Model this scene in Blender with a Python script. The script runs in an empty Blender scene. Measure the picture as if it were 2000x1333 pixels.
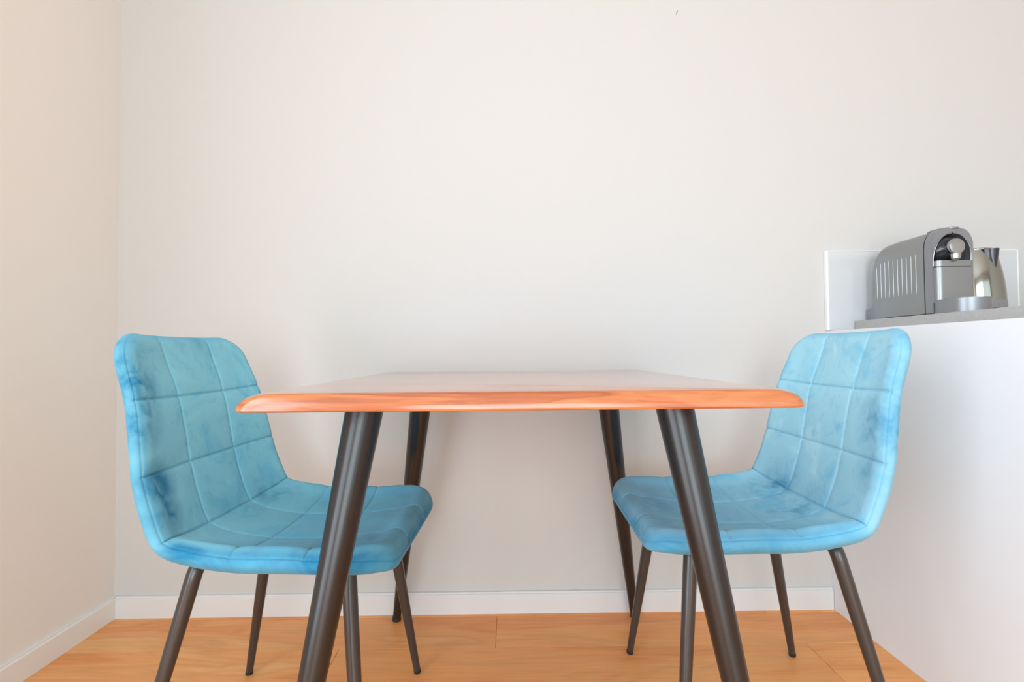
import bpy, bmesh, math, random
from mathutils import Vector, Matrix, noise
R = math.radians
random.seed(7)
sc = bpy.context.scene
COL = sc.collection

# ------------------------------------------------------------------ camera
FPX, YAW, PIT, ROL, CAMH = 956.2, 0.0082, 0.0239, 0.0085, 0.81
cam_d = bpy.data.cameras.new('camera')
cam_d.sensor_width = 36.0
cam_d.lens = 36.0 * FPX / 2000.0
cam_d.clip_start = 0.02
cam = bpy.data.objects.new('camera', cam_d)
COL.objects.link(cam)
base = Matrix(((1, 0, 0), (0, 0, -1), (0, 1, 0)))            # looks along +Y, up +Z
rot = Matrix.Rotation(-YAW, 3, 'Z') @ Matrix.Rotation(PIT, 3, 'X') @ Matrix.Rotation(ROL, 3, 'Y') @ base
cam.matrix_world = Matrix.Translation((0, 0, CAMH)) @ rot.to_4x4()
sc.camera = cam

# ------------------------------------------------------------------ world, light, exposure
w = bpy.data.worlds.new('World'); sc.world = w; w.use_nodes = True
w.node_tree.nodes['Background'].inputs[0].default_value = (0.80, 0.90, 1.0, 1)
w.node_tree.nodes['Background'].inputs[1].default_value = 0.35

def area(name, loc, rotation, sx, sy, power, color):
    l = bpy.data.lights.new(name, 'AREA'); l.shape = 'RECTANGLE'; l.size = sx; l.size_y = sy
    l.energy = power; l.color = color
    o = bpy.data.objects.new(name, l); o.location = loc; o.rotation_euler = rotation
    COL.objects.link(o); return o
# daylight: a window in the left wall level with the camera, added frontal fill from a widened, unseen rear window
LIGHTS = [
 ('left_window_daylight', (-1.34, -0.70, 1.20), (R(90), 0, R(-90)), 1.6, 2.2, 66, (0.77, 0.89, 1.02)),
 ('rear_window_fill', (0.05, -2.70, 1.15), (R(90), 0, 0), 1.8, 2.1, 76, (0.80, 0.94, 1.0)),
 ('rear_window_fill', (1.90, -2.70, 1.15), (R(90), 0, 0), 1.8, 2.1, 20, (0.85, 0.95, 1.0)),
]
for L_ in LIGHTS: area(*L_)

sc.view_settings.view_transform = 'Standard'
sc.view_settings.look = 'None'
sc.view_settings.gamma = 1.0
sc.view_settings.use_curve_mapping = False
sc.view_settings.exposure = 0.0

# ------------------------------------------------------------------ helpers
def link(name, me, mat=None, parent=None, loc=None):
    o = bpy.data.objects.new(name, me); COL.objects.link(o)
    if mat is not None: me.materials.append(mat)
    if parent is not None: o.parent = parent
    if loc is not None: o.location = loc
    return o
def obj(name, bm, mat=None, parent=None, smooth=False, loc=None):
    bmesh.ops.recalc_face_normals(bm, faces=bm.faces[:])
    me = bpy.data.meshes.new(name); bm.to_mesh(me); bm.free()
    if smooth:
        for p in me.polygons: p.use_smooth = True
        try: me.set_sharp_from_angle(angle=R(smooth if smooth is not True else 40))
        except Exception: pass
    return link(name, me, mat, parent, loc)
def tag(o, label, cat, group=None):
    o['label'] = label; o['category'] = cat
    if group: o['group'] = group
    return o
def empty(name, loc, rz=0.0):
    o = bpy.data.objects.new(name, None); COL.objects.link(o)
    o.location = loc; o.rotation_euler = (0, 0, rz); o.empty_display_size = 0.1
    return o
def structure(o): o['kind'] = 'structure'; return o
def box(bm, x0, x1, y0, y1, z0, z1, bev=0.0, seg=1):
    vs = [bm.verts.new((x, y, z)) for x in (x0, x1) for y in (y0, y1) for z in (z0, z1)]
    f = [(0,1,3,2),(4,6,7,5),(0,4,5,1),(2,3,7,6),(0,2,6,4),(1,5,7,3)]
    fs = [bm.faces.new([vs[i] for i in q]) for q in f]
    if bev > 0:
        es = {e for q in fs for e in q.edges}
        bmesh.ops.bevel(bm, geom=list(es), offset=bev, segments=seg, affect='EDGES', profile=0.5)
def tube(bm, pts, rads, n=28, cap=True):
    pts = [Vector(p) for p in pts]; rings = []
    up = None
    for i, p in enumerate(pts):
        a = pts[max(i-1, 0)]; b = pts[min(i+1, len(pts)-1)]
        t = (b - a).normalized()
        if up is None:
            up = Vector((0, 1, 0)) if abs(t.y) < .8 else Vector((1, 0, 0))
        u = (up - t * up.dot(t)).normalized(); v = t.cross(u); up = u
        rings.append([bm.verts.new(p + (u*math.cos(k*2*math.pi/n) + v*math.sin(k*2*math.pi/n))*rads[i]) for k in range(n)])
    for a, b in zip(rings, rings[1:]):
        for k in range(n): bm.faces.new((a[k], a[(k+1) % n], b[(k+1) % n], b[k]))
    if cap:
        bm.faces.new(rings[0][::-1]); bm.faces.new(rings[-1])
def lathe(bm, prof, n=48, cx=0, cy=0, capb=True, capt=True):
    rings = []
    for r, z in prof:
        rings.append([bm.verts.new((cx + r*math.cos(2*math.pi*k/n), cy + r*math.sin(2*math.pi*k/n), z)) for k in range(n)])
    for a, b in zip(rings, rings[1:]):
        for k in range(n): bm.faces.new((a[k], a[(k+1) % n], b[(k+1) % n], b[k]))
    if capb: bm.faces.new(rings[0][::-1])
    if capt: bm.faces.new(rings[-1])
    return rings
def prism(bm, outline, axis, a, b):
    """extrude a 2-D outline along an axis from a to b"""
    def P(q, t):
        if axis == 'y': return (q[0], t, q[1])
        if axis == 'x': return (t, q[0], q[1])
        return (q[0], q[1], t)
    A = [bm.verts.new(P(q, a)) for q in outline]; B = [bm.verts.new(P(q, b)) for q in outline]
    n = len(outline)
    for i in range(n): bm.faces.new((A[i], A[(i+1) % n], B[(i+1) % n], B[i]))
    bm.faces.new(A[::-1]); bm.faces.new(B)
def srgb(r, g, b):
    f = lambda c: (c/255/12.92) if c/255 <= .04045 else ((c/255+.055)/1.055)**2.4
    return (f(r), f(g), f(b), 1)

# ------------------------------------------------------------------ materials
class NT:
    def __init__(s, name):
        s.m = bpy.data.materials.new(name); s.m.use_nodes = True
        s.t = s.m.node_tree; s.b = s.t.nodes['Principled BSDF']
    def n(s, typ, **kw):
        x = s.t.nodes.new(typ)
        for k, v in kw.items():
            if k in ('inputs',):
                for a, b in v.items(): x.inputs[a].default_value = b
            else: setattr(x, k, v)
        return x
    def l(s, a, b): s.t.links.new(a, b)
    def mix(s, fac, a, b, mode='MIX'):
        x = s.t.nodes.new('ShaderNodeMix'); x.data_type = 'RGBA'; x.blend_type = mode
        for inp, v in ((x.inputs[0], fac), (x.inputs[6], a), (x.inputs[7], b)):
            if hasattr(v, 'links'): s.l(v, inp)
            else: inp.default_value = v
        return x.outputs[2]
    def ramp(s, fac, stops):
        x = s.t.nodes.new('ShaderNodeValToRGB'); s.l(fac, x.inputs[0])
        e = x.color_ramp.elements
        while len(e) < len(stops): e.new(.5)
        for i, (p, c) in enumerate(stops):
            e[i].position = p; e[i].color = c if len(c) == 4 else (*c, 1)
        return x.outputs[0]
    def bump(s, h, strength, dist):
        x = s.t.nodes.new('ShaderNodeBump'); x.inputs['Strength'].default_value = strength
        x.inputs['Distance'].default_value = dist; s.l(h, x.inputs['Height'])
        s.l(x.outputs[0], s.b.inputs['Normal'])
def simple(name, col, rough=.5, metal=0.0, spec=.5, coat=0.0, bump=None, var=0.0):
    k = NT(name); b = k.b
    b.inputs['Base Color'].default_value = col; b.inputs['Roughness'].default_value = rough
    b.inputs['Metallic'].default_value = metal; b.inputs['Specular IOR Level'].default_value = spec
    b.inputs['Coat Weight'].default_value = coat
    if bump or var:
        tc = k.n('ShaderNodeTexCoord'); no = k.n('ShaderNodeTexNoise')
        no.inputs['Scale'].default_value = bump[0] if bump else 8; no.inputs['Detail'].default_value = 4
        k.l(tc.outputs['Object'], no.inputs['Vector'])
        if bump: k.bump(no.outputs[0], bump[1], bump[2])
        if var:
            c2 = tuple(c*(1-var) for c in col[:3]) + (1,)
            k.l(k.mix(no.outputs[0], c2, col), b.inputs['Base Color'])
    return k.m
WALL = simple('wall_paint', (.645, .632, .608, 1), .75, spec=.25, bump=(260, .12, .0006))  # same paint as the left wall, darkened to offset the strong frontal light
LWALL = simple('wall_paint_left_lightened', (.90, .85, .79, 1), .75, spec=.25, bump=(260, .12, .0006))  # same paint as the back wall, lightened to offset weaker light there
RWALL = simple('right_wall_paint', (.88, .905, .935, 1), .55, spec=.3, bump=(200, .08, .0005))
CEIL = simple('ceiling_paint', (.76, .77, .78, 1), .9, spec=.2, bump=(260, .1, .0005))
BASEL = simple('baseboard_lacquer_lightened', (.90, .87, .83, 1), .35, spec=.4, bump=(30, .05, .0004))  # same lacquer as the back baseboard, lightened along with the left wall
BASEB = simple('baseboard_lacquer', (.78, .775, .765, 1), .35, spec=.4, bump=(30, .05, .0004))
GAP = simple('plank_joint_gap', (.28, .16, .09, 1), .9)  # brown sub-floor seen in the plank joints
SPLASH = simple('splashback_gloss', (.66, .67, .675, 1), .08, spec=.5, coat=.5, bump=(6, .03, .001))
SPLEDGE = simple('splashback_edge_highlight', (.93, .93, .93, 1), .3)  # the panel's left-edge highlight is put into this brighter colour
SLAB = simple('worktop_laminate', srgb(190, 187, 184), .42, bump=(140, .15, .0006), var=.25)
CABW = simple('cabinet_white', (.84, .85, .86, 1), .3, bump=(30, .02, .0003))
STEEL = simple('brushed_steel', (.62, .62, .6, 1), .3, metal=1.0, bump=(60, .05, .0004))
MACH = simple('machine_grey_metal', srgb(158, 160, 160), .36, metal=.75, spec=.5, bump=(500, .12, .0003), var=.12)
MACHF = simple('machine_grey_frame', srgb(150, 152, 156), .33, metal=.6, bump=(500, .1, .0003), var=.1)
MACHD = simple('machine_black_gloss', (.012, .013, .016, 1), .12, coat=.5, bump=(20, .02, .0002))
CHROME = simple('machine_chrome', (.46, .46, .46, 1), .24, metal=1.0, bump=(20, .02, .0002))
RIB = simple('machine_rib_bright', (.62, .63, .64, 1), .35, metal=.5)
KETT = simple('kettle_polished_steel', (.34, .35, .31, 1), .10, metal=1.0, bump=(9, .06, .002))
KBASE = simple('kettle_grey_base', (.27, .27, .26, 1), .4, bump=(300, .1, .0003))
KBLK = simple('kettle_black_plastic', (.015, .016, .022, 1), .15, coat=.4, bump=(60, .1, .001))
RUBBER = simple('black_rubber', (.02, .018, .017, 1), .55, bump=(200, .1, .0003))
SCR = simple('scratch', (.16, .15, .14, 1), .8)

def tank_mat():
    k = NT('clear_tank_plastic'); b = k.b
    b.inputs['Base Color'].default_value = (.85, .87, .89, 1); b.inputs['Roughness'].default_value = .08
    b.inputs['Alpha'].default_value = .16
    return k.m
TANK = tank_mat()

def leg_metal(name, ca, cb):
    k = NT(name); b = k.b
    tc = k.n('ShaderNodeTexCoord'); mp = k.n('ShaderNodeMapping'); mp.inputs['Scale'].default_value = (90, 90, 6)
    no = k.n('ShaderNodeTexNoise'); no.inputs['Scale'].default_value = 1; no.inputs['Detail'].default_value = 5
    k.l(tc.outputs['Object'], mp.inputs[0]); k.l(mp.outputs[0], no.inputs['Vector'])
    n2 = k.n('ShaderNodeTexNoise'); n2.inputs['Scale'].default_value = 350; k.l(tc.outputs['Object'], n2.inputs['Vector'])
    sp = k.ramp(n2.outputs[0], [(.70, (0, 0, 0)), (.78, (1, 1, 1))])
    c = k.mix(no.outputs[0], ca, cb)
    k.l(k.mix(k_f(k, sp, .35), c, srgb(120, 108, 96)), b.inputs['Base Color'])
    b.inputs['Metallic'].default_value = .25; b.inputs['Roughness'].default_value = .27
    b.inputs['Specular IOR Level'].default_value = .75
    k.bump(no.outputs[0], .06, .0005)
    return k.m
def k_f(k, sock, f):
    m = k.n('ShaderNodeMath', operation='MULTIPLY'); k.l(sock, m.inputs[0]); m.inputs[1].default_value = f
    return m.outputs[0]
TLEG = leg_metal('table_leg_black_metal', srgb(30, 28, 27), srgb(46, 43, 42))
CLEG = leg_metal('chair_leg_brown_metal', srgb(56, 52, 50), srgb(74, 70, 68))

def wood(name, c0, c1, c2, sx, seed, rough, coat, rand=False, scale=1.0, rings=0.5, sy=9, sz=14, grain=1.0):
    """grain runs along local X"""
    k = NT(name); b = k.b
    tc = k.n('ShaderNodeTexCoord'); vec = tc.outputs['Object']
    if rand:
        oi = k.n('ShaderNodeObjectInfo'); ad = k.n('ShaderNodeVectorMath', operation='ADD')
        sv = k.n('ShaderNodeCombineXYZ')
        k.l(k_f(k, oi.outputs['Random'], 37.0), sv.inputs[0]); k.l(k_f(k, oi.outputs['Random'], 11.0), sv.inputs[1]); k.l(k_f(k, oi.outputs['Random'], 5.0), sv.inputs[2])
        k.l(vec, ad.inputs[0]); k.l(sv.outputs[0], ad.inputs[1]); vec = ad.outputs[0]
    mp = k.n('ShaderNodeMapping'); mp.inputs['Scale'].default_value = (sx*scale, sy*scale, sz*scale)
    mp.inputs['Location'].default_value = (seed, seed*2.3, seed*.7); k.l(vec, mp.inputs[0])
    big = k.n('ShaderNodeTexNoise'); big.inputs['Scale'].default_value = 1.0; big.inputs['Detail'].default_value = 4
    big.inputs['Distortion'].default_value = .8; k.l(mp.outputs[0], big.inputs['Vector'])
    wv = k.n('ShaderNodeMath', operation='SINE'); k.l(k_f(k, big.outputs[0], 34.0), wv.inputs[0])
    w2 = k.n('ShaderNodeMapRange'); k.l(wv.outputs[0], w2.inputs[0]); w2.inputs[1].default_value = -1
    mp2 = k.n('ShaderNodeMapping'); mp2.inputs['Scale'].default_value = (sx*5*scale, 150*scale, 150*scale); k.l(vec, mp2.inputs[0])
    fine = k.n('ShaderNodeTexNoise'); fine.inputs['Scale'].default_value = 1.0; fine.inputs['Detail'].default_value = 5; k.l(mp2.outputs[0], fine.inputs['Vector'])
    col = k.ramp(big.outputs[0], [(.30, c0), (.5, c1), (.72, c2)])
    ring = k.ramp(w2.outputs[0], [(0, (1, 1, 1)), (.75, (.97, .94, .92)), (1, (1-.22*rings, 1-.34*rings, 1-.42*rings))])
    col = k.mix(1.0, col, ring, 'MULTIPLY')
    fr = k.ramp(fine.outputs[0], [(.35, (1-.06*grain, 1-.09*grain, 1-.12*grain)), (.6, (1, 1, 1))])
    col = k.mix(.8, col, fr, 'MULTIPLY')
    if rand:
        hs = k.n('ShaderNodeHueSaturation'); k.l(col, hs.inputs['Color'])
        mr = k.n('ShaderNodeMapRange'); k.l(oi.outputs['Random'], mr.inputs[0]); mr.inputs[3].default_value = .93; mr.inputs[4].default_value = 1.06
        k.l(mr.outputs[0], hs.inputs['Value']); col = hs.outputs[0]
    k.l(col, b.inputs['Base Color'])
    b.inputs['Roughness'].default_value = rough; b.inputs['Coat Weight'].default_value = coat
    b.inputs['Coat Roughness'].default_value = .12
    k.bump(fine.outputs[0], .12, .0005)
    return k.m
FLOORW = wood('oak_laminate', srgb(248, 160, 88), srgb(252, 174, 103), srgb(255, 190, 122), 1.6, 3.0, .42, 0.0, rand=True, rings=.42, grain=1.5)
TABLEW = wood('acacia_tabletop', srgb(170, 86, 38), srgb(200, 115, 60), srgb(222, 156, 108), 3.0, 1.3, .26, 1.0, rings=.8, scale=1.0, sy=14, sz=45, grain=2.8)

def velvet(name, seed, blobs, light):
    """blobs: (centre, radius, strength) patches where the pile lies the other way"""
    k = NT(name); b = k.b
    tc = k.n('ShaderNodeTexCoord'); P = tc.outputs['Object']
    mp = k.n('ShaderNodeMapping'); mp.inputs['Location'].default_value = (seed, seed*1.7, seed*.4); k.l(P, mp.inputs[0])
    n1 = k.n('ShaderNodeTexNoise'); n1.inputs['Scale'].default_value = 7; n1.inputs['Detail'].default_value = 5
    n1.inputs['Roughness'].default_value = .62; n1.inputs['Distortion'].default_value = 1.1; k.l(mp.outputs[0], n1.inputs['Vector'])
    n2 = k.n('ShaderNodeTexNoise'); n2.inputs['Scale'].default_value = 38; n2.inputs['Detail'].default_value = 5
    n2.inputs['Distortion'].default_value = .6; k.l(mp.outputs[0], n2.inputs['Vector'])
    n3 = k.n('ShaderNodeTexNoise'); n3.inputs['Scale'].default_value = 700; n3.inputs['Detail'].default_value = 2; k.l(P, n3.inputs['Vector'])
    mid = srgb(137, 205, 222) if not light else srgb(164, 217, 235)  # the lighter tones carry window light painted into the same velvet
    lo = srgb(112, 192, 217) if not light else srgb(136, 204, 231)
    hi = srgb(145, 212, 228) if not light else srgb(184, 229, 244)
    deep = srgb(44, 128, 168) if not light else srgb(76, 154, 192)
    col = k.ramp(n1.outputs[0], [(.34, lo), (.46, mid), (.56, mid), (.68, hi)])
    acc = None
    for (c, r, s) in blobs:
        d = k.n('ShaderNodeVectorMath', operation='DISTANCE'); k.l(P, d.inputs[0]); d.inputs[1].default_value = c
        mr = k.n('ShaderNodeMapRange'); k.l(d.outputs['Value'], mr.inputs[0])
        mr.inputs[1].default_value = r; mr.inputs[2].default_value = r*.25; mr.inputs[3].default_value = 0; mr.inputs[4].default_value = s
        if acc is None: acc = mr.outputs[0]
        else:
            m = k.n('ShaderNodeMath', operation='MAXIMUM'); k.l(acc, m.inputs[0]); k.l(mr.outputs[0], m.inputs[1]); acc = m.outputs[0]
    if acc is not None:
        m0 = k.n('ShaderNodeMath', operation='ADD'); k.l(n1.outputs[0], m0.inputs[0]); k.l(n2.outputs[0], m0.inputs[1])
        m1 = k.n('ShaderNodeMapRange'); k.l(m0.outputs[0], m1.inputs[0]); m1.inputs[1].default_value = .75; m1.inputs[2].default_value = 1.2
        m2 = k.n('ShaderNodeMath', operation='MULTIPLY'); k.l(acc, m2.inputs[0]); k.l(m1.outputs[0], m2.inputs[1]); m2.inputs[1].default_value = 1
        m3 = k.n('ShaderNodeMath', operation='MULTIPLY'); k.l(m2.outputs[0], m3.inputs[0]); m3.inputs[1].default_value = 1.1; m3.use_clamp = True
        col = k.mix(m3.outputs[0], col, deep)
    at = k.n('ShaderNodeAttribute'); at.attribute_name = 'painted_shade'  # painted shade on the bands and seat that face the light
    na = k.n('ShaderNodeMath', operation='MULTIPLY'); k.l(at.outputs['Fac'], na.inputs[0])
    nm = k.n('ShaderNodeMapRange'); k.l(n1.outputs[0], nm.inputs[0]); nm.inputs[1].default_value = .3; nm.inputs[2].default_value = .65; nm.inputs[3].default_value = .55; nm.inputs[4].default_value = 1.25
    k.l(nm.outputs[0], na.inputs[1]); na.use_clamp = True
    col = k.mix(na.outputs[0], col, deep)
    marks = k.ramp(n2.outputs[0], [(.30, (.80, .88, .93)), (.42, (1, 1, 1)), (.62, (1, 1, 1)), (.72, (1.06, 1.05, 1.04))])
    col = k.mix(.8, col, marks, 'MULTIPLY')
    k.l(col, b.inputs['Base Color'])
    b.inputs['Roughness'].default_value = .85; b.inputs['Specular IOR Level'].default_value = .15
    b.inputs['Sheen Weight'].default_value = .16; b.inputs['Sheen Roughness'].default_value = .45
    b.inputs['Sheen Tint'].default_value = (.62, .87, 1.0, 1)
    k.bump(n3.outputs[0], .25, .0006)
    return k.m
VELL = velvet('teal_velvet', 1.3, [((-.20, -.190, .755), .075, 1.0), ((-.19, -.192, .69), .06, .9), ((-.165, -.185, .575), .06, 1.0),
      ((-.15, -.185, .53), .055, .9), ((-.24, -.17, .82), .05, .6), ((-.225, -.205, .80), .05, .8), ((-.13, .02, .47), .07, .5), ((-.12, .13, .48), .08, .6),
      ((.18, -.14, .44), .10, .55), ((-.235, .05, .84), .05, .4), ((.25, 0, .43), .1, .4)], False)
VELR = velvet('teal_velvet_window_lit', 4.9, [((-.20, .19, .66), .09, .9), ((-.21, .18, .76), .06, .5), ((-.24, .19, .84), .05, .6), ((-.17, .185, .58), .06, .6),
      ((-.12, -.10, .47), .09, .9), ((-.10, .03, .465), .09, .8), ((.20, -.02, .44), .12, .5), ((.22, .15, .43), .1, .6), ((-.02, .20, .45), .12, .6)], True)  # same teal velvet, window light painted in as lighter tones

# ------------------------------------------------------------------ room shell
XL, XR, YB = -1.2296, 1.0114, 1.550        # left wall, right half-height wall face, back wall
YR, XE, ZC = -2.60, 3.10, 2.60
def wall_box(name, x0, x1, y0, y1, z0, z1, mat):
    bm = bmesh.new(); box(bm, x0, x1, y0, y1, z0, z1)
    return structure(obj(name, bm, mat))
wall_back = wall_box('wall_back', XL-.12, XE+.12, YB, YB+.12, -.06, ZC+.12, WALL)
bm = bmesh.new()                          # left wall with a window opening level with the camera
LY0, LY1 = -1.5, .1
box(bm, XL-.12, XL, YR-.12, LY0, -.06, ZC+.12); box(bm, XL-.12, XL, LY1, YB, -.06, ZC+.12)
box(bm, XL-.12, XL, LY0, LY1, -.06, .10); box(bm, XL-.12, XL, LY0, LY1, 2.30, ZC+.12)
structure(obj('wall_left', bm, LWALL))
bm = bmesh.new()
box(bm, XL-.08, XL-.02, LY0, LY1, .10, .16); box(bm, XL-.08, XL-.02, LY0, LY1, 2.24, 2.30)
for yy in (LY0, (LY0+LY1)/2-.03, LY1-.06): box(bm, XL-.08, XL-.02, yy, yy+.06, .16, 2.24)
structure(obj('window_1', bm, CABW))
wall_box('wall_east', XE, XE+.12, YR-.12, YB, -.06, ZC+.12, WALL)
wall_box('ceiling', XL, XE, YR, YB, ZC, ZC+.12, CEIL)
# low partition wall beside the kitchenette
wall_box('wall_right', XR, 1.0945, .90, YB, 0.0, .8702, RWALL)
# unseen rear wall, its wide glazed opening shaped to give frontal fill
bm = bmesh.new()
WIN = [(-.9, 2.8)]
ZW0, ZW1 = .05, 2.25
box(bm, XL, XE, YR-.12, YR, -.06, ZW0); box(bm, XL, XE, YR-.12, YR, ZW1, ZC)
xs = [XL, WIN[0][0], WIN[0][1], XE]
for i in (0, 2): box(bm, xs[i], xs[i+1], YR-.12, YR, ZW0, ZW1)
structure(obj('wall_rear', bm, WALL))
for n, (a, b) in enumerate(WIN):
    bm = bmesh.new(); f = .06
    box(bm, a, b, YR-.06, YR-.0, ZW0, ZW0+f); box(bm, a, b, YR-.06, YR, ZW1-f, ZW1)
    for x in (a, (a+b)/2-f/2, b-f): box(bm, x, x+f, YR-.06, YR, ZW0+f, ZW1-f)
    structure(obj('window_%d' % (n+2), bm, CABW))  # unseen frame of the opening widened for fill

# floor: sub-floor slab and single laminate planks
floor = wall_box('floor', XL, XE, YR, YB, -.06, -.009, GAP)
PW, PL = .160, 1.286
bm = bmesh.new(); box(bm, 0, PL-.0008, 0, PW-.0008, -.0088, 0, .0009, 1)
pm = bpy.data.meshes.new('floor_plank'); bmesh.ops.recalc_face_normals(bm, faces=bm.faces[:]); bm.to_mesh(pm); bm.free(); pm.materials.append(FLOORW)
def plank_row(y0, y1, off):
    x = XL - off
    while x < XE:
        a, b = max(x, XL+.001), min(x+PL, XE-.001)
        if b - a > .02:
            full = abs((b-a) - PL) < 1e-6 and y1-y0 > PW-1e-6
            if full: me = pm
            else:
                bm = bmesh.new(); box(bm, 0, b-a-.0008, 0, y1-y0-.0008, -.0088, 0, .0009, 1)
                bmesh.ops.recalc_face_normals(bm, faces=bm.faces[:])
                me = bpy.data.meshes.new('floor_plank'); bm.to_mesh(me); bm.free(); me.materials.append(FLOORW)
            o = bpy.data.objects.new('floor_plank', me); COL.objects.link(o); o.parent = floor; o.location = (a, y0, 0)
        x += PL
offs = [.08, .46, .93, .25, .70, 1.1]
y = 1.366; i = 0
plank_row(1.366+PW, YB-.001, .55)
plank_row(1.366, 1.366+PW, .097)          # joint near the middle of the frame
while y > YR:
    y2 = max(y-PW, YR+.001); plank_row(y2, y, [.526, .30, 1.0, .15, .8, .45][i % 6]); y -= PW; i += 1

# baseboards: board with a thin rebated top lip
def bb_outline(d, h): return [(0, 0), (d, 0), (d, h-.007), (d-.0012, h-.0055), (d-.004, h-.005), (d-.0042, h), (0, h)]
bm = bmesh.new(); prism(bm, [(YB-.0003-q[0], q[1]) for q in bb_outline(.0117, .066)], 'x', XL+.012, XR-.0015)
bb = structure(obj('baseboard_back', bm, BASEB))
bm = bmesh.new(); prism(bm, [(XL+.0003+q[0], q[1]) for q in bb_outline(.0117, .066)], 'y', YR+.001, YB-.0005)
structure(obj('baseboard_left', bm, BASEL))
# small dark scratch high on the back wall
def px2back(u, v, Y=YB):
    d = cam.matrix_world.to_3x3() @ Vector(((u-1000)/FPX, -(v-666.5)/FPX, -1)); t = Y / d.y
    return Vector((d.x*t, Y, CAMH + d.z*t))
a, b_ = px2back(1320, 29), px2back(1324, 20)
bm = bmesh.new(); tube(bm, [a, (a+b_)/2 + Vector((.0006, 0, 0)), b_], [.0005, .0011, .0004], 6)
obj('scratch', bm, SCR, wall_back)

# ------------------------------------------------------------------ kitchenette
sb = empty('splashback', (1.010, YB-.0125, .8715))
bm = bmesh.new(); box(bm, .008, .612, .001, .0122, 0, .2505, .0008, 1); obj('panel', bm, SPLASH, sb)
bm = bmesh.new(); box(bm, 0, .0078, 0, .0122, 0, .2535, .001, 1); box(bm, .0078, .612, .0008, .0122, .2507, .2535, .0006, 1); box(bm, .6122, .617, .0008, .0122, 0, .2535, .0006, 1)
obj('edge_strip', bm, SPLEDGE, sb)
tag(sb, 'glossy white splashback panel on the wall behind the grey coffee machine', 'splashback')

bm = bmesh.new(); box(bm, 1.0957, 2.05, .925, YB-.014, .8706, .9010, .0012, 2)
tag(obj('worktop', bm, SLAB), 'mottled grey laminate worktop under the coffee machine and kettle', 'worktop')
cab = empty('base_cabinet', (1.096, .96, 0))
bm = bmesh.new(); box(bm, 0, .94, 0, .575, .10, .8702); box(bm, .02, .92, .05, .5, 0, .10); obj('body', bm, CABW, cab)
for k in range(2):
    bm = bmesh.new(); box(bm, .004+k*.47, .466+k*.47, -.019, -.0005, .11, .866, .001, 1); dr = obj('door', bm, CABW, cab)
    bm = bmesh.new(); hx = .42 if k == 0 else .515
    tube(bm, [(hx, -.02, .70), (hx, -.045, .705), (hx, -.048, .72), (hx, -.048, .80), (hx, -.045, .815), (hx, -.02, .82)], [.005]*6, 12); obj('handle', bm, STEEL, dr, True)
tag(cab, 'white kitchen base cabinet behind the low partition, under the grey worktop', 'cabinet')

# --- coffee machine: local origin at its left front bottom corner; +y towards the wall
MX, MY, MZ = 1.126, 1.287, .9012
MW, ML, MH = .110, .212, .232
cm = empty('coffee_machine', (MX, MY, MZ))
def arch(w0, w1, hs, h, n=10, z0=0.0, fl=.030):
    """outline of the arched housing in x-z: vertical sides to hs, curved shoulders to a gently crowned top"""
    pts = [(w0, z0), (w0, hs)]
    for k in range(1, n+1):
        t = k/n*math.pi/2; pts.append((w0 + fl*(1-math.cos(t)), hs + (h-.004-hs)*math.sin(t)))
    for k in range(1, 5):
        t = k/5; x = w0+fl + (w1-w0-2*fl)*t; pts.append((x, h-.004 + .004*math.sin(t*math.pi)))
    for k in range(0, n+1):
        t = (1-k/n)*math.pi/2; pts.append((w1 - fl*(1-math.cos(t)), hs + (h-.004-hs)*math.sin(t)))
    pts.append((w1, z0)); return pts
def loft(bm, rings, cap0=True, cap1=True):
    V = [[bm.verts.new(p) for p in r] for r in rings]; n = len(V[0])
    for a, b in zip(V, V[1:]):
        for i in range(n): bm.faces.new((a[i], a[(i+1) % n], b[(i+1) % n], b[i]))
    if cap0: bm.faces.new(V[0][::-1])
    if cap1: bm.faces.new(V[-1])
# housing shell (rear part), rounding down at the back
rings = []
for (y, dh, ins) in ((.024, 0, 0), (.06, .0, 0), (.13, .001, 0), (.175, .004, 0), (.192, .010, .0), (.203, .021, .001), (.209, .036, .003), (.212, .052, .006)):
    rings.append([(p[0], y, p[1]) for p in arch(ins, MW-ins, .176-dh*.75, MH-.002-dh, z0=.004)])
bm = bmesh.new(); loft(bm, rings); obj('housing', bm, MACH, cm, 35)
# groove between housing and front frame
bm = bmesh.new(); prism(bm, arch(.002, MW-.002, .174, MH-.005, z0=.004), 'y', .0205, .0238); obj('seam_joint', bm, MACHD, cm, 35)
# front frame: arched ring, open at the front
outer = arch(0, MW, .176, MH, z0=.004); inner = arch(.005, MW-.005, .150, MH-.012, z0=.128, fl=.047)
outer[0] = (0, .004); outer[-1] = (MW, .004)
bm = bmesh.new()
n = len(outer)
of = [(p[0], 0.0 if p[1] < .14 else -.006*min(1, (p[1]-.14)/.05), p[1]) for p in outer]
ob = [(p[0], .0203, p[1]) for p in outer]
inf = [(p[0], (0.0 if p[1] < .14 else -.006*min(1, (p[1]-.14)/.05))+.0005, p[1]) for p in inner]
ib = [(p[0], .0195, p[1]) for p in inner]
OF, OB, IF, IB = [[bm.verts.new(p) for p in q] for q in (of, ob, inf, ib)]
for i in range(n-1):
    bm.faces.new((OF[i], OF[i+1], OB[i+1], OB[i])); bm.faces.new((OF[i+1], OF[i], IF[i], IF[i+1]))
    bm.faces.new((IF[i], IB[i], IB[i+1], IF[i+1])); 
bm.faces.new(IB[::-1]); bm.faces.new((OF[0], OB[0], OB[-1], OF[-1])); bm.faces.new((OF[0], OF[-1], IF[-1], IF[0]))
bm.faces.new((IF[0], IF[-1], IB[-1], IB[0]))
obj('front_frame', bm, MACHF, cm, 35)
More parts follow.
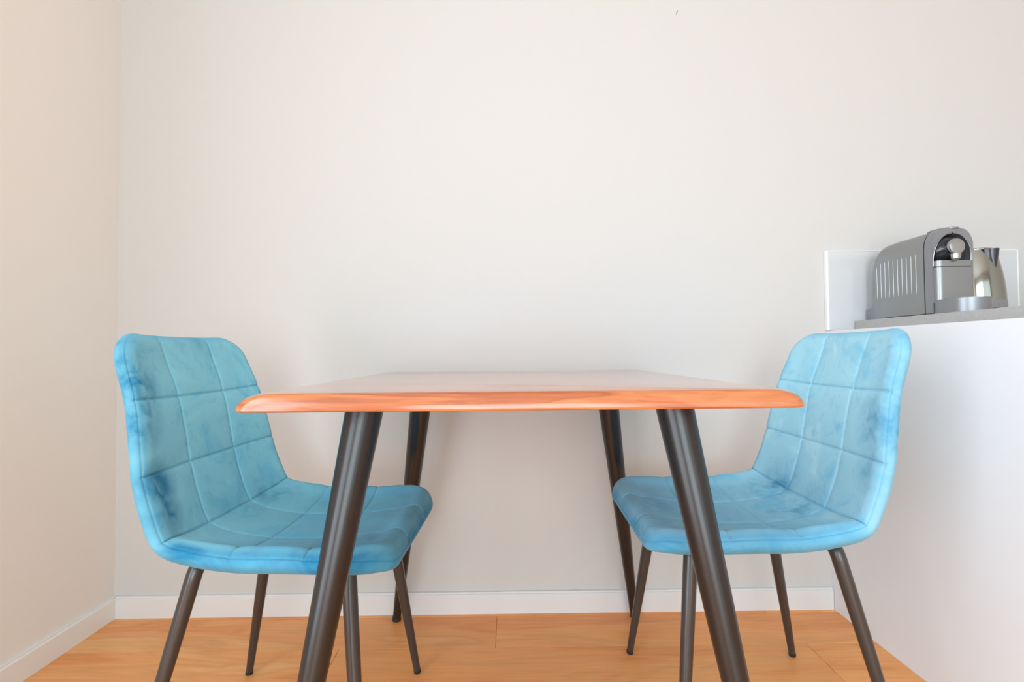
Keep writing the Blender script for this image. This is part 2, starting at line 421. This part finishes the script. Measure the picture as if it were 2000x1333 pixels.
# bright trim line along the frame's front edge
bm = bmesh.new(); tp = [Vector((p[0], p[1]-.0006, p[2])) for p in inf]
tube(bm, tp, [.0011]*len(tp), 8); obj('frame_trim', bm, CHROME, cm, True)
# black recess wall and the upper black head behind the spout
bm = bmesh.new(); prism(bm, [(p[0], p[1]) for p in arch(.006, MW-.006, .150, MH-.013, z0=.129, fl=.046)], 'y', .016, .0192); obj('recess_panel', bm, MACHD, cm, 35)
bm = bmesh.new(); rg = []
for (y, r, cz) in ((.0155, .040, .176), (.006, .038, .178), (-.002, .033, .180), (-.010, .027, .182), (-.015, .0235, .1825)):
    rg.append([(+.046 + r*1.05*math.cos(2*math.pi*k/32), y, cz-.004 + r*math.sin(2*math.pi*k/32)) for k in range(32)])
loft(bm, rg); obj('brew_head', bm, MACHD, cm, True)
# round grey cap with the coffee outlet below it
bm = bmesh.new(); rg = []
for (y, r) in ((-.0152, .0235), (-.020, .0245), (-.026, .0242), (-.0285, .0225), (-.0295, .018), (-.0302, .008)):
    rg.append([(.046 + r*.88*math.cos(2*math.pi*k/36), y, .1770 + r*.88*math.sin(2*math.pi*k/36)) for k in range(36)])
loft(bm, rg); cap = obj('spout_cap', bm, CHROME, cm, True)
bm = bmesh.new(); lathe(bm, [(.004, .1390), (.0075, .1425), (.0085, .1445), (.0115, .1450), (.0125, .152), (.0130, .158), (.0110, .164)], 24, .048, -.018); obj('coffee_outlet', bm, CHROME, cm, 40)
# lower front: capsule container with rounded vertical edges, and the seam above it
def rrect(x0, x1, y0, y1, r, n=6, corners=(1, 1, 1, 1)):
    pts = []
    for (cx, cy, a0, on) in ((x0+r, y0+r, 180, corners[0]), (x1-r, y0+r, 270, corners[1]), (x1-r, y1-r, 0, corners[2]), (x0+r, y1-r, 90, corners[3])):
        for k in range(n+1):
            t = R(a0 + 90*k/n)
            if on: pts.append((cx+r*math.cos(t), cy+r*math.sin(t)))
            elif k == n//2: pts.append((x0 if cx < (x0+x1)/2 else x1, y0 if cy < (y0+y1)/2 else y1))
    return pts
bm = bmesh.new(); prism(bm, rrect(.0055, MW-.004, -.014, .018, .013, corners=(1, 1, 0, 0)), 'z', .030, .1255); obj('capsule_container', bm, MACH, cm, 40)
bm = bmesh.new(); prism(bm, rrect(.0065, MW-.005, -.010, .018, .012, corners=(1, 1, 0, 0)), 'z', .1255, .1275); obj('seam_joint', bm, MACHD, cm, 40)
bm = bmesh.new(); prism(bm, rrect(.0055, MW-.004, -.014, .018, .013, corners=(1, 1, 0, 0)), 'z', .1275, .142); obj('drip_shelf', bm, MACH, cm, 40)
# drip tray with rounded nose
nose = []
for k in range(25):
    t = R(180 + 180*k/24); nose.append((.055 + .0495*math.cos(t), -.038 + .048*math.sin(t)))
bm = bmesh.new(); prism(bm, [(.0055, -.002)] + nose + [(MW-.0055, -.002)], 'z', .0, .0385)
es = [e for e in bm.edges if all(abs(v.co.z-.0385) < 1e-6 for v in e.verts)]
bmesh.ops.bevel(bm, geom=es, offset=.0015, segments=2, affect='EDGES')
tr = obj('drip_tray', bm, CHROME if False else MACHF, cm, 35)
bm = bmesh.new()
for k in range(8): box(bm, .022, .088, -.070+k*.0080, -.0665+k*.0080, .0386, .0392)
g = obj('drip_grid', bm, STEEL, tr)
# oval lever and handle plate on the top
bm = bmesh.new(); rg = []
for (z, s) in ((MH-.004, 1.0), (MH-.0005, 1.0), (MH+.0008, .93), (MH+.0011, .8)):
    rg.append([(.060 + .030*s*math.cos(2*math.pi*k/32), .028 + .038*s*math.sin(2*math.pi*k/32), z) for k in range(32)])
loft(bm, rg); obj('lever_plate', bm, MACHF, cm, 30)
# raised ribs on both side faces
for side in (0, 1):
    for k in range(10):
        yy = .048 + k*.0158
        bm = bmesh.new(); x = -.0006 if side == 0 else MW+.0006
        z1 = .170 - (.012 if k > 8 else 0)
        tube(bm, [(x, yy, .062), (x, yy, .075), (x, yy, z1-.006), (x, yy, z1)], [.0002, .0007, .0008, .0002], 8)
        obj('rib', bm, RIB, cm, True)
# foot plate and water tank at the back
bm = bmesh.new(); prism(bm, rrect(.002, MW-.002, .165, .246, .012), 'z', .0, .036)
obj('tank_base', bm, MACHF, cm, 40)
tk = rrect(.006, MW-.006, .2125, .243, .012)
bm = bmesh.new(); rg = []
for (z, s) in ((.0363, 1), (.06, 1), (.12, 1), (.150, .97), (.172, .90), (.182, .8)):
    rg.append([(.055+(p[0]-.055)*s, .2125+(p[1]-.2125)*s, z) for p in tk])
loft(bm, rg); obj('water_tank', bm, TANK, cm, 40)
tag(cm, 'grey metal capsule coffee machine with ribbed side on the worktop left of kettle', 'coffee machine')

# --- kettle
KX, KY = 1.337, 1.395
kt = empty('electric_kettle', (KX, KY, .9012))
bm = bmesh.new(); lathe(bm, [(.070, 0), (.0735, .003), (.0735, .016), (.0715, .019)], 56); obj('base', bm, KBASE, kt, 40)
bm = bmesh.new(); lathe(bm, [(.066, .0192), (.0725, .0205), (.0722, .044)], 56); obj('lower_band', bm, KBASE, kt, 40)
prof = [(.0716, .0441), (.0716, .055), (.0706, .075), (.0685, .098), (.0655, .120), (.0620, .140), (.0580, .158), (.0545, .172), (.0520, .181), (.0508, .1855)]
bm = bmesh.new(); lathe(bm, prof, 64); obj('body', bm, KETT, kt, 60)
bm = bmesh.new(); lathe(bm, [(.0510, .1857), (.0515, .1885), (.0495, .1905), (.030, .1925), (.006, .193)], 48); lid = obj('lid', bm, KETT, kt, 40)
bm = bmesh.new(); box(bm, -.012, .012, .020, .034, .1915, .1955, .001); obj('lid_button', bm, KBLK, lid)
# triangular pouring spout pointing out of the body
sd = math.atan2(-1.0, .16)
def kr(z):
    for (r0, z0), (r1, z1) in zip(prof, prof[1:]):
        if z0 <= z <= z1: return r0 + (r1-r0)*(z-z0)/(z1-z0)
    return prof[-1][0] if z > .15 else prof[0][0]
bm = bmesh.new(); rows = []
for i in range(9):
    f = i/8; z = .131 + (.1855-.131)*f; hw_ = .0012 + .0250*f**.85; out = .001 + .019*f**1.2
    row = []
    for j in range(9):
        a = (j-4)/4; lat = a*hw_; r = kr(z); fw = math.sqrt(max(r*r-lat*lat, 0)) - .0015 + out*(1-a*a)**.8
        row.append(bm.verts.new((fw*math.cos(sd)-lat*math.sin(sd), fw*math.sin(sd)+lat*math.cos(sd), z)))
    rows.append(row)
for a_, b2 in zip(rows, rows[1:]):
    for j in range(8): bm.faces.new((a_[j], a_[j+1], b2[j+1], b2[j]))
top = rows[-1]; c0 = bm.verts.new((.035*math.cos(sd), .035*math.sin(sd), .1855))
for j in range(8): bm.faces.new((top[j+1], top[j], c0))
obj('spout', bm, KBLK, kt, 50)
# handle on the side opposite the spout
hd = sd + math.pi; H = lambda r, z: (r*math.cos(hd), r*math.sin(hd), z)
bm = bmesh.new(); tube(bm, [H(.048, .180), H(.070, .188), H(.090, .184), H(.099, .165), H(.100, .13), H(.096, .08), H(.085, .055), H(.070, .050)], [.009, .010, .010, .010, .009, .009, .008, .008], 16)
obj('handle', bm, KBLK, kt, True)
tag(kt, 'polished steel electric kettle with black spout, right of the coffee machine', 'kettle')

# ------------------------------------------------------------------ table
TX, TY, TR = .0184, 1.1068, .0033
HW, HD, ZT, TH = .4180, .4044, .7536, .0265
tb = empty('dining_table', (TX, TY, 0), TR)
def top_ring(z, ix, iy, n=56):
    """rounded-rectangle ring inset by ix at the live sides and iy at front/back, with a slightly wavy outline"""
    hw, hd = HW-ix, HD-iy; r = .022; pts = []
    per = []
    for (cx, cy, a0) in ((-hw+r, -hd+r, 180), (hw-r, -hd+r, 270), (hw-r, hd-r, 0), (-hw+r, hd-r, 90)):
        for k in range(9):
            t = R(a0+90*k/8); per.append((cx+r*math.cos(t), cy+r*math.sin(t)))
        nx = {180: (hw-r, -hd), 270: (hw, hd-r), 0: (-hw+r, hd), 90: (-hw, -hd+r)}[a0]
        x0, y0 = per[-1]
        for k in range(1, n//2): per.append((x0+(nx[0]-x0)*k/(n//2), y0+(nx[1]-y0)*k/(n//2)))
    for (x, y) in per:
        wob = .0016*noise.noise(Vector((x*5, y*5, .3))) + .0007*noise.noise(Vector((x*17, y*17, .9+z*8)))
        s = 1+wob*2; pts.append((x*s, y*s, z))
    return pts
bm = bmesh.new(); rings = []
for (f, ix, iy) in ((0, .005, .004), (.0, .002, .0015), (.05, .0004, .0003), (.14, 0, 0), (.28, .0010, .0006), (.45, .0035, .0018), (.62, .0080, .0038), (.78, .0145, .006), (.90, .0225, .008), (.965, .030, .0098), (1.0, .039, .0125)):
    rings.append(top_ring(ZT-TH+TH*f, ix, iy))
loft(bm, rings); obj('tabletop', bm, TABLEW, tb, 50)
for sx, sy in ((-1, -1), (1, -1), (1, 1), (-1, 1)):
    A = Vector((sx*.2581, sy*.2818, ZT-TH-.0002)); B = Vector((sx*.3623, sy*(.4273 if sy < 0 else .4035), .0))
    d = (A-B)
    bm = bmesh.new(); pts = []; rad = []
    N = 10
    for k in range(N+1):
        f = k/N; pts.append(B + d*(.016 + (1-.016)*f)); rad.append(.0121 + (.0310-.0121)*f)
    tube(bm, pts, rad, 40)
    for v in bm.verts:                                       # cut flat against the underside
        if v.co.z > ZT-TH-.02: 
            t = (ZT-TH-.0002 - v.co.z)/d.z; v.co = v.co + d*t if (pts[-1]-v.co).length < .0325 else v.co
    lg = obj('leg', bm, TLEG, tb, 60)
    bm = bmesh.new(); lathe(bm, [(.0105, 0), (.0128, .0012), (.0132, .008), (.0125, .0135)], 28, B.x+d.x*.006, B.y+d.y*.006)
    obj('foot_cap', bm, RUBBER, lg, 40)
tag(tb, 'orange-brown wooden table with rounded edges and splayed black metal legs', 'table')

# ------------------------------------------------------------------ chairs
CP = [(-.2485, .857), (-.2265, .79), (-.204, .728), (-.190, .66), (-.178, .597), (-.163, .535), (-.138, .477), (-.083, .4565), (-.012, .4465), (.055, .4455), (.12, .449), (.185, .456), (.236, .460), (.272, .446)]
SEAM_PT = {2: 'r1', 4: 'r2', 6: 'r3', 8: 'r4', 10: 'r5'}
def catmull(P, m=24):
    out = []; idx = []
    Q = [(2*P[0][0]-P[1][0], 2*P[0][1]-P[1][1])] + P + [(2*P[-1][0]-P[-2][0], 2*P[-1][1]-P[-2][1])]
    for i in range(1, len(Q)-2):
        idx.append(len(out))
        for k in range(m):
            t = k/m; r = []
            for c in (0, 1):
                p0, p1, p2, p3 = Q[i-1][c], Q[i][c], Q[i+1][c], Q[i+2][c]
                r.append(.5*((2*p1)+(-p0+p2)*t+(2*p0-5*p1+4*p2-p3)*t*t+(-p0+3*p1-3*p2+p3)*t**3))
            out.append(r)
    idx.append(len(out)); out.append(list(P[-1])); return out, idx
cur, cidx = catmull(CP)
arc = [0.0]
for a, b in zip(cur, cur[1:]): arc.append(arc[-1] + math.hypot(b[0]-a[0], b[1]-a[1]))
LEN = arc[-1]
def C(s):
    s = min(max(s, 0), LEN); lo, hi = 0, len(arc)-1
    while hi-lo > 1:
        m = (lo+hi)//2
        if arc[m] <= s: lo = m
        else: hi = m
    f = (s-arc[lo])/max(arc[hi]-arc[lo], 1e-9)
    return Vector((cur[lo][0]+(cur[hi][0]-cur[lo][0])*f, cur[lo][1]+(cur[hi][1]-cur[lo][1])*f))
def frame_at(s):
    p = C(s); a = C(s-.012); b = C(s+.012)
    t = (b-a).normalized(); nrm = Vector((-t.y, t.x))              # towards the sitter / up
    return p, nrm
SROW = [arc[cidx[i]] for i in (2, 4, 6, 8, 10)]
SCOL = (-.0734, .0734)
W, RT, RF = .2250, .062, .075
def sstep(a, b, x):
    t = min(max((x-a)/(b-a), 0), 1); return t*t*(3-2*t)
def wmax(s):
    if s < SROW[1]: return .185 + (.221-.185)*s/SROW[1]
    return .221 + (W-.221)*sstep(SROW[1], SROW[2], s)
def halfw(s):
    W = wmax(s)
    if s < RT: return W-RT + math.sqrt(max(RT*RT-(RT-s)**2, 0))
    if s > LEN-RF: return W-RF + math.sqrt(max(RF*RF-(s-(LEN-RF))**2, 0))
    return W
def edge_dist(s, y):
    r = RT if s < LEN/2 else RF
    W = wmax(s); qx = abs(y)-(W-r); qs = (r-s) if s < LEN/2 else (s-(LEN-r))
    return r - (math.hypot(max(qx, 0), max(qs, 0)) + min(max(qx, qs), 0))
def curl(s):                                                       # how far the side edges stand proud
    v = .023 + .003*sstep(.05, SROW[1], s) + .006*sstep(SROW[1], SROW[2], s)
    return v*(1 - .70*sstep(SROW[3]+.05, LEN, s))
def shell_point(s, y, side, wr):
    p, nr = frame_at(s); d = max(edge_dist(s, y), 0.0)
    rr = .027; q = min(d/rr, 1); rnd = math.sqrt(max(1-(1-q)**2, 0))
    mid = -.023 + curl(s)*(abs(y)/wmax(s))**2.6
    if side > 0:
        off = .020*rnd
        cells = [0]+SROW+[LEN]
        for a, b in zip(cells, cells[1:]):
            if a <= s <= b:
                cs = 2*(s-a)/(b-a)-1
                if a == 0 and cs < 0: cs = cs*.55
                if b == LEN and cs > 0: cs = cs*.55
        ya = abs(y); cy = (y/.0734) if ya < .0734 else (2*(ya-.0734)/(wmax(s)-.0734)-1)
        if ya > .0734 and cy > 0: cy = cy*.5
        puff = (1-cs**4)*(1-cy**4)
        off += .0032*puff*min(1, q*1.2)
        off += .0085*sstep(SROW[2]-.03, SROW[2]+.12, s)*math.exp(-((d-.034)/.022)**2)*q
        gd = min(abs(s-r) for r in SROW); gc = min(abs(y-c) for c in SCOL)
        fade = min(1, d/.012)
        soft = .45 if s > SROW[3]-.02 else 1
        off -= .0036*math.exp(-(gd/.0024)**2)*fade*soft
        off -= .0036*math.exp(-(gc/.0024)**2)*fade*(.45 if s > SROW[2]+.03 else 1)
        off -= (.0013 if s < SROW[2] else .0018)*math.exp(-((d-.0055)/.0012)**2)
        if wr > 5:                                                 # pulled folds beside one seam of the right chair
            for (s0, y0, s1, y1, dep) in ((SROW[0]-.004, .062, SROW[0]-.070, .100, .0034), (SROW[0]-.002, .045, SROW[0]-.060, .080, .0016)):
                vx, vy = s1-s0, y1-y0; tt = min(max(((s-s0)*vx+(y-y0)*vy)/(vx*vx+vy*vy), 0), 1)
                dd = math.hypot(s-s0-vx*tt, y-y0-vy*tt)
                off -= dep*math.exp(-(dd/.0042)**2)*(1-tt**3)
        # cloth that is not perfectly taut
        nz = noise.noise(Vector((s*14+wr, y*14, wr*.3)))*.0016 + noise.noise(Vector((s*34, y*20+wr, 2.0)))*.0007
        off += nz*min(1, d/.03)*(1 + 1.3*sstep(SROW[3]+.04, LEN-.02, s))
    else:
        off = -.016*rnd
        off -= .0*s
    o = mid + off
    return Vector((p.x + nr.x*o, y, p.y + nr.y*o))
def samples(n0, n1, step, special, fine):
    S = set(); x = n0
    k = int(round((n1-n0)/step))
    for i in range(k+1): S.add(round(n0+(n1-n0)*i/k, 6))
    for c in special:
        S = {v for v in S if abs(v-c) > fine[-1]*1.0}
        for f in fine: S.add(round(c-f, 6)); S.add(round(c+f, 6))
        S.add(round(c, 6))
    return sorted(v for v in S if n0-1e-9 <= v <= n1+1e-9)
FINE = (.0011, .0022, .0035, .0055)
ss = samples(.03, LEN-.03, .0062, SROW, FINE)
endp = [0, .0004, .0012, .0024, .004, .0055, .0065, .0075, .009, .012, .016, .021, .026]
ss = endp + [v for v in ss if .029 < v < LEN-.029] + [LEN-v for v in endp[::-1]]
ys = samples(-.19, .19, .0085, SCOL, FINE)
ee = [W-v for v in (0, .0004, .0012, .0024, .004, .0055, .0065, .0075, .009, .012, .016, .021, .026, .031)]
ys = [-v for v in ee] + [v for v in ys if abs(v) < .192] + ee[::-1]
YS0 = .11
def lat(y0, s):
    h = halfw(s); a = abs(y0)
    if a <= YS0: return y0
    return math.copysign(YS0 + (a-YS0)*(h-YS0)/(W-YS0), y0)
kcut = min(range(len(ss)), key=lambda i: abs(ss[i]-SROW[2]))
def painted_shade_at(s, y, side):  # painted darkening of side bands and seat, offsets the frontal light
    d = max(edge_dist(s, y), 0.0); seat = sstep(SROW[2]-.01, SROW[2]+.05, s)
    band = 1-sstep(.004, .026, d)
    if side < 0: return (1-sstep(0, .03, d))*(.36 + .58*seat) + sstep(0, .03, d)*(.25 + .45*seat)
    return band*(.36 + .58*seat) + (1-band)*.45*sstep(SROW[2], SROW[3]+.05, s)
def shell_mesh(i0, i1, wr, name):
    bm = bmesh.new(); ny = len(ys); nl = bm.verts.layers.float.new('painted_shade')
    F = [[bm.verts.new(shell_point(ss[i], lat(y, ss[i]), 1, wr)) for y in ys] for i in range(i0, i1+1)]
    B = [[bm.verts.new(shell_point(ss[i], lat(y, ss[i]), -1, wr)) for y in ys] for i in range(i0, i1+1)]
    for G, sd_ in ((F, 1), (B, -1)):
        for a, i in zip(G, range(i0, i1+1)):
            for v, y in zip(a, ys): v[nl] = painted_shade_at(ss[i], lat(y, ss[i]), sd_)
    for G, fl in ((F, 0), (B, 1)):
        for a, b in zip(G, G[1:]):
            for j in range(ny-1):
                q = (a[j], b[j], b[j+1], a[j+1]); bm.faces.new(q if not fl else q[::-1])
    bmesh.ops.remove_doubles(bm, verts=bm.verts[:], dist=2e-5)
    bmesh.ops.recalc_face_normals(bm, faces=bm.faces[:])
    me = bpy.data.meshes.new(name); bm.to_mesh(me); bm.free()
    for p in me.polygons: p.use_smooth = True
    return me
def bez(p0, p1, p2, n=6):
    return [p0*(1-t)**2 + p1*2*t*(1-t) + p2*t*t for t in [k/n for k in range(n+1)]]
def make_chair(loc, rz, mat, wr, label):
    ch = empty('dining_chair', (loc[0], loc[1], 0), rz)
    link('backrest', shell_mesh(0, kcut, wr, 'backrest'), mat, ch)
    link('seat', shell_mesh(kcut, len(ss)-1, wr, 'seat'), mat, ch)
    for sx, sy in ((-1, -1), (-1, 1), (1, -1), (1, 1)):
        foot = Vector((-.2132 if sx < 0 else .2146, sy*(.1977 if sx < 0 else .2099), 0))
        top = Vector((-.127 if sx < 0 else .1657, sy*.137, .400))
        d = (top-foot)*(.412/.400); top = foot+d
        kn = foot + d*.985; kn2 = top + Vector((0, -sy*.002, .008)); end = top + Vector((0, -sy*.028, .014))
        path = [foot + d*(.018 + (.93-.018)*k/8) for k in range(9)] + bez(foot+d*.955, top+d*.012, end)
        rad = [.0083 + (.0138-.0083)*(1-(1-k/8)**1.5) for k in range(9)] + [.0138]*7
        bm = bmesh.new(); tube(bm, path, rad, 28); lg = obj('leg', bm, CLEG, ch, 50)
        bm = bmesh.new(); c = foot + d*.010
        tube(bm, [foot+Vector((0, 0, .0004)), foot+d*.004, foot+d*.019], [.0078, .0088, .0090], 20); obj('foot_cap', bm, RUBBER, lg, 40)
    # steel frame under the seat that carries the legs
    bm = bmesh.new()
    for sx, x in ((-1, -.127), (1, .1657)): tube(bm, [(x, -.084, .4065), (x, .084, .4065)], [.0125, .0125], 16)
    box(bm, -.127, .1657, -.055, -.030, .3995, .4095, .001); box(bm, -.127, .1657, .030, .055, .3995, .4095, .001)
    obj('seat_frame', bm, CLEG, ch, 40)
    tag(ch, label, 'chair', 'quilted velvet dining chairs at the table')
    return ch
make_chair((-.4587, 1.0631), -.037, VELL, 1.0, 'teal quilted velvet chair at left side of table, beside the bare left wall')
make_chair((.5298, 1.1188), 3.119, VELR, 7.3, 'window-lit teal quilted velvet chair at right side of table, before the low partition')
